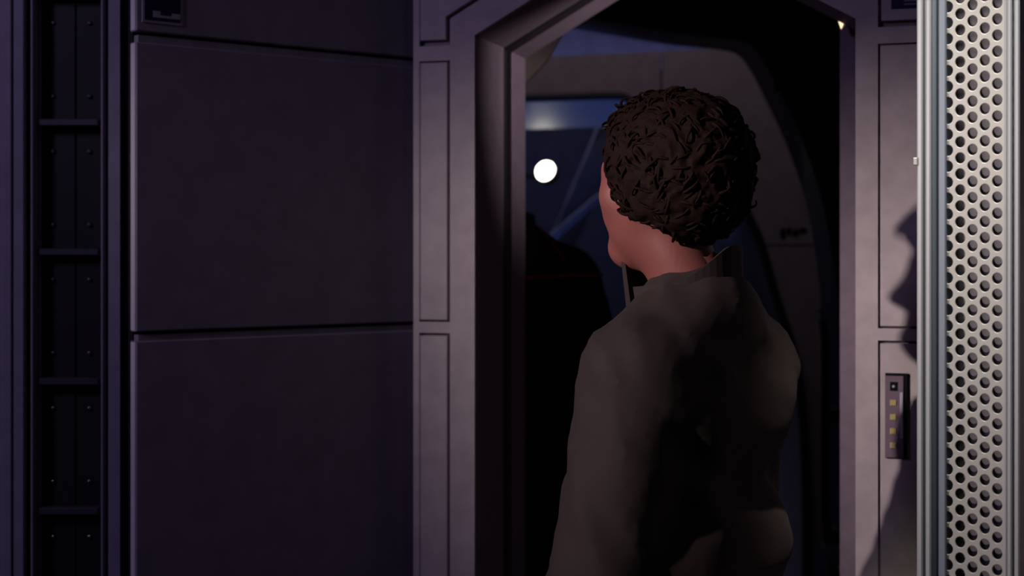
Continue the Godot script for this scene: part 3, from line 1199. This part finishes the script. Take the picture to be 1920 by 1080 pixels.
func _out2(poly: PackedVector2Array, i: int) -> Vector2:
	var a := poly[maxi(i - 1, 0)]
	var b := poly[mini(i + 1, poly.size() - 1)]
	var t := (b - a).normalized()
	return Vector2(t.y, -t.x)

func lamps() -> void:
	# out of frame: the spotlight that throws the warm light across the doorway
	var k := thing("spotlight", "black theatre spotlight with barn doors hung from the ceiling", "spotlight", aim(KEY, KEY_AIM))
	var st := begin()
	tube(st, PackedVector3Array([Vector3(0, 0, 0.02), Vector3(0, 0, 0.05), Vector3(0, 0, 0.2), Vector3(0, 0, 0.25)]), PackedFloat32Array([0.07, 0.075, 0.075, 0.04]), 24)
	put(st, "housing", M.lampdark, k)
	var ln := begin()
	tube(ln, PackedVector3Array([Vector3(0, 0, 0.006), Vector3(0, 0, 0.019)]), PackedFloat32Array([0.05, 0.05]), 24)
	put(ln, "lens", M.lenskey, k)
	var bd := begin()
	for a in [[-1.0, 0.0], [1.0, 0.0], [0.0, 1.0], [0.0, -1.0]]:
		var e := Vector3(a[0], a[1], 0)
		var f := Vector3(a[1], a[0], 0).abs()
		quad(bd, e * 0.078 - f * 0.06, e * 0.078 + f * 0.06, e * 0.15 + f * 0.1 + Vector3(0, 0, -0.11), e * 0.15 - f * 0.1 + Vector3(0, 0, -0.11))
	quad(bd, Vector3(-0.09, -0.085, 0.0), Vector3(0.09, -0.085, 0.0), Vector3(0.22, -0.054, -0.5), Vector3(-0.22, -0.054, -0.5))  # long lower flap added to dim the light low on the doorposts
	put(bd, "barn_door", M.lampdark, k)
	var yk := begin()
	var inv := k.transform.affine_inverse()
	var top := inv * Vector3(KEY.x, TOP, KEY.z)
	rod(yk, Vector3(0, 0.06, 0.12), top + Vector3(0, 0, 0.12), 0.01)
	put(yk, "hanger", M.lampdark, k)
	# unseen soft panel added as cool fill from the left
	var so := thing("added_soft_panel", "unseen soft cool fill panel added near the spotlight", "light", aim(COOL, COOL_AIM))
	var sd := begin()
	box(sd, Vector3(-0.5, -0.15, 0.0), Vector3(0.5, 0.15, 0.012))
	put(sd, "diffuser", M.panelcool, so)
	var sk := begin()
	box(sk, Vector3(-0.52, -0.17, 0.012), Vector3(0.52, 0.17, 0.05))
	put(sk, "back_shell", M.lampdark, so)
	var soi := so.transform.affine_inverse()
	for x in [-0.4, 0.4]:
		var p0 := so.transform * Vector3(x, 0.15, 0.04)
		var sr := begin()
		rod(sr, soi * p0, soi * Vector3(p0.x, TOP, p0.z), 0.008)
		put(sr, "hanger", M.lampdark, so)
	var dn := thing("ceiling_downlight", "small black ceiling downlight over the perforated column", "downlight", aim(DOWN, DOWN_AIM))
	var dh := begin()
	tube(dh, PackedVector3Array([Vector3(0, 0, 0.012), Vector3(0, 0, 0.1), Vector3(0, 0, 0.13)]), PackedFloat32Array([0.065, 0.065, 0.03]), 20)
	put(dh, "housing", M.lampdark, dn)
	var dle := begin()
	tube(dle, PackedVector3Array([Vector3(0, 0, 0.004), Vector3(0, 0, 0.011)]), PackedFloat32Array([0.05, 0.05]), 20)
	put(dle, "lens", M.lenskey, dn)
	var dr := begin()
	var p1 := dn.transform * Vector3(0, 0, 0.11)
	rod(dr, Vector3(0, 0, 0.11), dn.transform.affine_inverse() * Vector3(p1.x, TOP, p1.z), 0.012)
	put(dr, "stem", M.lampdark, dn)
	panel("added_ceiling_panel", "unseen blue ceiling panel added to light the room beyond the hatch", Vector3(0.1, TOP - 0.04, -6.9), Vector2(1.2, 0.5), M.panelblue)  # added body for the blue fill in the end room
	panel("added_ceiling_panel", "unseen ceiling panel added as fill behind the dark bulkhead", Vector3(0.2, TOP - 0.04, -4.60), Vector2(1.2, 0.2), M.panelcool)  # added body for the neutral fill on the hatch wall
	var cvs := thing("added_cove_strip", "unseen blue strip added behind the hatch wall to wash the soffit", "light strip", Transform3D(Basis.IDENTITY, Vector3(-0.1, 2.145, -5.175)))  # added strip, the source of the soffit's blue wash
	var cvd := begin()
	box(cvd, Vector3(-0.9, -0.008, -0.006), Vector3(0.9, 0.004, 0.004))
	put(cvd, "diffuser", M.panelblue, cvs)
	var cvb := begin()
	box(cvb, Vector3(-0.91, -0.012, 0.004), Vector3(0.91, 0.01, 0.026))
	put(cvb, "channel", M.lampdark, cvs)
	var fp := thing("added_uplighter", "unseen blue uplighter added to light the hatch tunnel soffit", "uplighter", Transform3D(Basis.IDENTITY, Vector3(-0.02, 0.0, -5.72)))  # added below the frame to throw blue up the tunnel
	var fs := begin()
	tube(fs, PackedVector3Array([Vector3(0, 0.066, 0), Vector3(0, 0.074, 0)]), PackedFloat32Array([0.06, 0.06]), 24)
	put(fs, "lens", M.panelblue, fp)
	var ff := begin()
	tube(ff, PackedVector3Array([Vector3(0, 0, 0), Vector3(0, 0.03, 0), Vector3(0, 0.065, 0)]), PackedFloat32Array([0.09, 0.075, 0.07]), 24)
	put(ff, "housing", M.lampdark, fp)
	# little lamp in the upper right corner of the doorway's underside
	var c := thing("doorway_lamp", "tiny white wedge lamp under the doorway's upper right corner", "lamp", TD)
	var zl := -0.215
	var a0 := on(TD, 1563, 14, zl)
	var a1 := on(TD, 1590, 20, zl)
	var a2 := on(TD, 1577, 54, zl)
	var cs := begin()
	prism(cs, PackedVector2Array([a0 + Vector2(-0.002, 0.003), a2 + Vector2(0, -0.003), a1 + Vector2(0.012, 0), a1 + Vector2(0.012, 0.03), a0 + Vector2(0, 0.02)]), zl - 0.013, zl - 0.004)
	put(cs, "housing", M.lampbody, c)
	var cl := begin()
	prism(cl, PackedVector2Array([a0, a2, a1]), zl - 0.004, zl, 0.001)
	put(cl, "lens", M.lenswarm, c)
	var l := SpotLight3D.new()
	l.name = "doorway_lamp_light"
	l.light_color = Color(1.0, 0.93, 0.93)
	l.light_energy = 0.23
	l.light_size = 0.012
	l.spot_range = 12.0
	l.spot_attenuation = 2.0
	l.spot_angle = 31.0
	l.spot_angle_attenuation = 1.0
	l.shadow_enabled = true
	add_child(l)
	var from := TD * Vector3(a0.x - 0.012, a0.y - 0.018, zl + 0.004)
	l.transform = aim(from, TD * Vector3(0.0, 1.90, -0.36))
	# round lamp standing in for a flashlight, its bracket arm made up
	var pr := at(1022, 320, 6.55)
	var rl := thing("flashlight_stand_in", "small round dazzling white lamp standing in for a flashlight beyond the dark figure", "lamp")
	var to := (Vector3(0.25, EYE + 0.05, 0) - pr).normalized()
	var n2 := (to + Vector3(-0.55, 0.45, 0)).normalized()
	var rs := begin()
	tube(rs, PackedVector3Array([pr - n2 * 0.09, pr - n2 * 0.05, pr - n2 * 0.004]), PackedFloat32Array([0.02, 0.046, 0.05]), 24)
	put(rs, "housing", M.lampdark, rl)
	var rg := begin()
	tube(rg, PackedVector3Array([pr - n2 * 0.004, pr + n2 * 0.004]), PackedFloat32Array([0.044, 0.042]), 28)
	put(rg, "lens", M.lensround, rl)
	var ra := begin()
	rod(ra, pr - n2 * 0.08, Vector3(pr.x - 0.3, pr.y + 0.1, -8.41), 0.012)
	put(ra, "added_bracket_arm", M.lampdark, rl)
	var pl := SpotLight3D.new()
	pl.name = "flashlight_light"
	pl.light_color = Color(1.0, 0.98, 0.9)
	pl.light_energy = 0.012
	pl.light_size = 0.04
	pl.spot_range = 10.0
	pl.spot_attenuation = 2.0
	pl.spot_angle = 60.0
	pl.shadow_enabled = true
	add_child(pl)
	pl.transform = aim(pr + n2 * 0.012, pr + n2)


func panel(called: String, label: String, p: Vector3, s: Vector2, m: Material) -> void:
	var o := thing(called, label, "light", Transform3D(Basis.IDENTITY, p), "added ceiling panels")
	var st := begin()
	box(st, Vector3(-s.x / 2, -0.005, -s.y / 2), Vector3(s.x / 2, 0.005, s.y / 2))
	put(st, "diffuser", m, o)
	var fr := begin()
	box(fr, Vector3(-s.x / 2 - 0.02, 0.005, -s.y / 2 - 0.02), Vector3(s.x / 2 + 0.02, TOP - p.y, s.y / 2 + 0.02))
	put(fr, "frame", M.lampdark, o)

func signs_and_pad() -> void:
	# sign on the panelled wall
	var o := thing("wall_sign", "dark blue sign with pale border and marks on the panelled wall", "sign", TW)
	var P := func(px: float, py: float) -> Vector2: return on(TW, px, py)
	var a := P.call(266, 41) as Vector2
	var b := P.call(342, 41) as Vector2
	var top := a.y + 0.075
	var st := begin()
	prism(st, rect(a.x, a.y, b.x, top), 0.0, 0.0016, 0.0004)
	put(st, "border", M.signwhite, o)
	var s2 := begin()
	prism(s2, rect(a.x + 0.0045, a.y + 0.0045, b.x - 0.0045, top - 0.0045), 0.0016, 0.0022)
	put(s2, "field", M.signblue, o)
	var w := b.x - a.x
	var mk := func(x0: float, y0: float, x1: float, y1: float):
		var s := begin()
		prism(s, rect(a.x + w * x0, a.y + y0, a.x + w * x1, a.y + y1), 0.0022, 0.0027)
		put(s, "mark", M.signwhite, o)
	mk.call(0.26, 0.010, 0.93, 0.0145)
	mk.call(0.26, 0.0145, 0.44, 0.0215)
	mk.call(0.72, 0.0145, 0.93, 0.0195)
	# sign on the right door post
	var o2 := thing("wall_sign", "dark blue sign on the doorpost behind the perforated column", "sign", TD)
	var c := on(TD, 1671, 17)
	var s3 := begin()
	prism(s3, rect(c.x, c.y, c.x + 0.085, c.y + 0.085), -0.0006, 0.0014, 0.0004)
	put(s3, "field", M.signblue, o2)
	for i in 3:
		var s4 := begin()
		prism(s4, rect(c.x + 0.022, c.y + 0.006 + i * 0.006, c.x + 0.075, c.y + 0.0085 + i * 0.006), 0.0014, 0.0019)
		put(s4, "mark", M.trim, o2)
	# small dark label on the hatch wall
	var o3 := thing("wall_label", "tiny dark lettering label on the pale hatch wall", "label")
	for r in [[1463, 428, 1472, 446], [1475, 426, 1484, 440], [1487, 430, 1496, 442], [1498, 427, 1512, 436]]:
		var s5 := begin()
		var p0 := at(r[0], r[3], 5.1)
		var p1 := at(r[2], r[1], 5.1)
		box(s5, Vector3(p0.x, p0.y, -5.1), Vector3(p1.x, p1.y, -5.098))
		put(s5, "mark", M.padblack, o3)
	# control pad on the right doorpost
	var k := thing("door_control_pad", "narrow dark keypad with four yellowish squares on the right doorpost", "keypad", TD)
	var q0 := on(TD, 1660, 858)
	var q1 := on(TD, 1702, 700)
	var fr := begin()
	prism(fr, rect(q0.x, q0.y, q1.x, q1.y), 0.0, 0.006, 0.001)
	put(fr, "bezel", M.padblack, k)
	var ww := q1.x - q0.x
	var hh := q1.y - q0.y
	var pl := begin()
	prism(pl, rect(q0.x + 0.001, q0.y + 0.0015, q0.x + ww * 0.82, q1.y - 0.0045), 0.006, 0.0085, 0.0008)
	put(pl, "face_plate", M.padplate, k)
	var lens := begin()
	prism(lens, rect(q0.x + ww * 0.22, q1.y - hh * 0.205, q0.x + ww * 0.56, q1.y - hh * 0.1), 0.0085, 0.0098, 0.0006)
	put(lens, "sensor_window", M.padblack, k)
	var dot := begin()
	var dc := Vector3(q0.x + ww * 0.38, q1.y - hh * 0.153, 0.0098)
	tube(dot, PackedVector3Array([dc, dc + Vector3(0, 0, 0.0012)]), PackedFloat32Array([0.0026, 0.0018]), 10)
	put(dot, "sensor_dot", M.signwhite, k)
	for i in 4:
		var ky := q1.y - hh * (0.345 + 0.167 * i)
		var s6 := begin()
		prism(s6, rect(q0.x + ww * 0.22, ky - 0.0052, q0.x + ww * 0.5, ky + 0.0052), 0.0085, 0.0105, 0.0008)
		put(s6, "key", M.padkey, k)
	var sp := begin()
	prism(sp, rect(q0.x + ww * 0.66, q0.y + hh * 0.24, q0.x + ww * 0.8, q1.y - hh * 0.22), 0.0085, 0.0096, 0.0006)
	put(sp, "side_strip", M.signwhite, k)

func people() -> void:
	var man := Transform3D(Basis(Vector3.UP, deg_to_rad(56.0)), Vector3(0.252, 0, -2.2))
	figure("person in taupe jacket with dark curly hair walking into the doorway", "", man, {
		"cell": 0.0036, "fine": true, "seed": 9, "head_yaw": -19.0,
		"elbow_l": Vector3(-0.198, 1.10, -0.02), "wrist_l": Vector3(-0.205, 0.87, -0.13),
		"elbow_r": Vector3(0.190, 1.11, -0.02), "wrist_r": Vector3(0.185, 0.88, -0.13),
		"foot_l": Vector3(-0.1, 0.09, 0.16), "knee_l": Vector3(-0.095, 0.5, 0.0),
		"foot_r": Vector3(0.1, 0.09, -0.18), "knee_r": Vector3(0.095, 0.5, -0.12),
		"head_shift": Vector3(-0.0126, 0.0, -0.018), "curl_freq": 0.30, "curl_amp": -0.006, "hair_grow": 0.014, "curls": 900, "hair_mat": M.hair,
		"hem": 0.84, "wrinkle": 0.007, "fit": 0.006, "top_name": "jacket", "top_mat": M.jacket, "top_label": "taupe cloth jacket",
		"collar_open": -14.0, "collar_end": 300.0, "collar_fall": 0.72, "collar_h": 0.066, "collar_flare": 0.010, "collar_front": 0.020, "leg_mat": M.trousers,
	})
	var two := Transform3D(Basis(Vector3.UP, deg_to_rad(8.0)).scaled(Vector3.ONE * 1.075), Vector3(-0.03, 0, -3.72))
	var yoke := []
	for i in 13:
		var x := lerpf(0.0, 0.25, i / 12.0)
		yoke.append([Vector3(x, 1.375 + 0.012 * sin(x * 9.0), 0.0), Vector3(0, 0, -1)])
	var seam := []
	for i in 9:
		var t := i / 8.0
		seam.append([Vector3(0.085 + 0.05 * t, lerpf(1.47, 1.385, t), 0.0), Vector3(0, -0.35, -1)])
	figure("person in black uniform with orange shoulder piping beyond the doorway", "", two, {
		"cell": 0.007, "fine": false, "seed": 4, "head_yaw": 0.0,
		"elbow_l": Vector3(-0.235, 1.115, 0.02), "wrist_l": Vector3(-0.23, 0.88, -0.1),
		"elbow_r": Vector3(0.24, 1.12, 0.02), "wrist_r": Vector3(0.235, 0.88, -0.08),
		"foot_l": Vector3(-0.1, 0.09, 0.02), "knee_l": Vector3(-0.095, 0.5, -0.02),
		"foot_r": Vector3(0.1, 0.09, 0.02), "knee_r": Vector3(0.095, 0.5, -0.02),
		"head_shift": Vector3(-0.045, 0.0, 0.0), "curl_freq": 0.3, "curl_amp": 0.003, "hair_grow": 0.004, "curls": 0, "hair_mat": M.hairtwo,
		"hem": 0.86, "wrinkle": 0.005, "fit": 0.004, "top_name": "uniform_top", "top_mat": M.uniform, "top_label": "black uniform top",
		"collar_open": 18.0, "collar_end": 342.0, "collar_fall": 0.0, "collar_h": 0.04, "collar_flare": 0.004, "collar_front": 0.01, "leg_mat": M.uniform, "piping": [yoke, seam],
	})
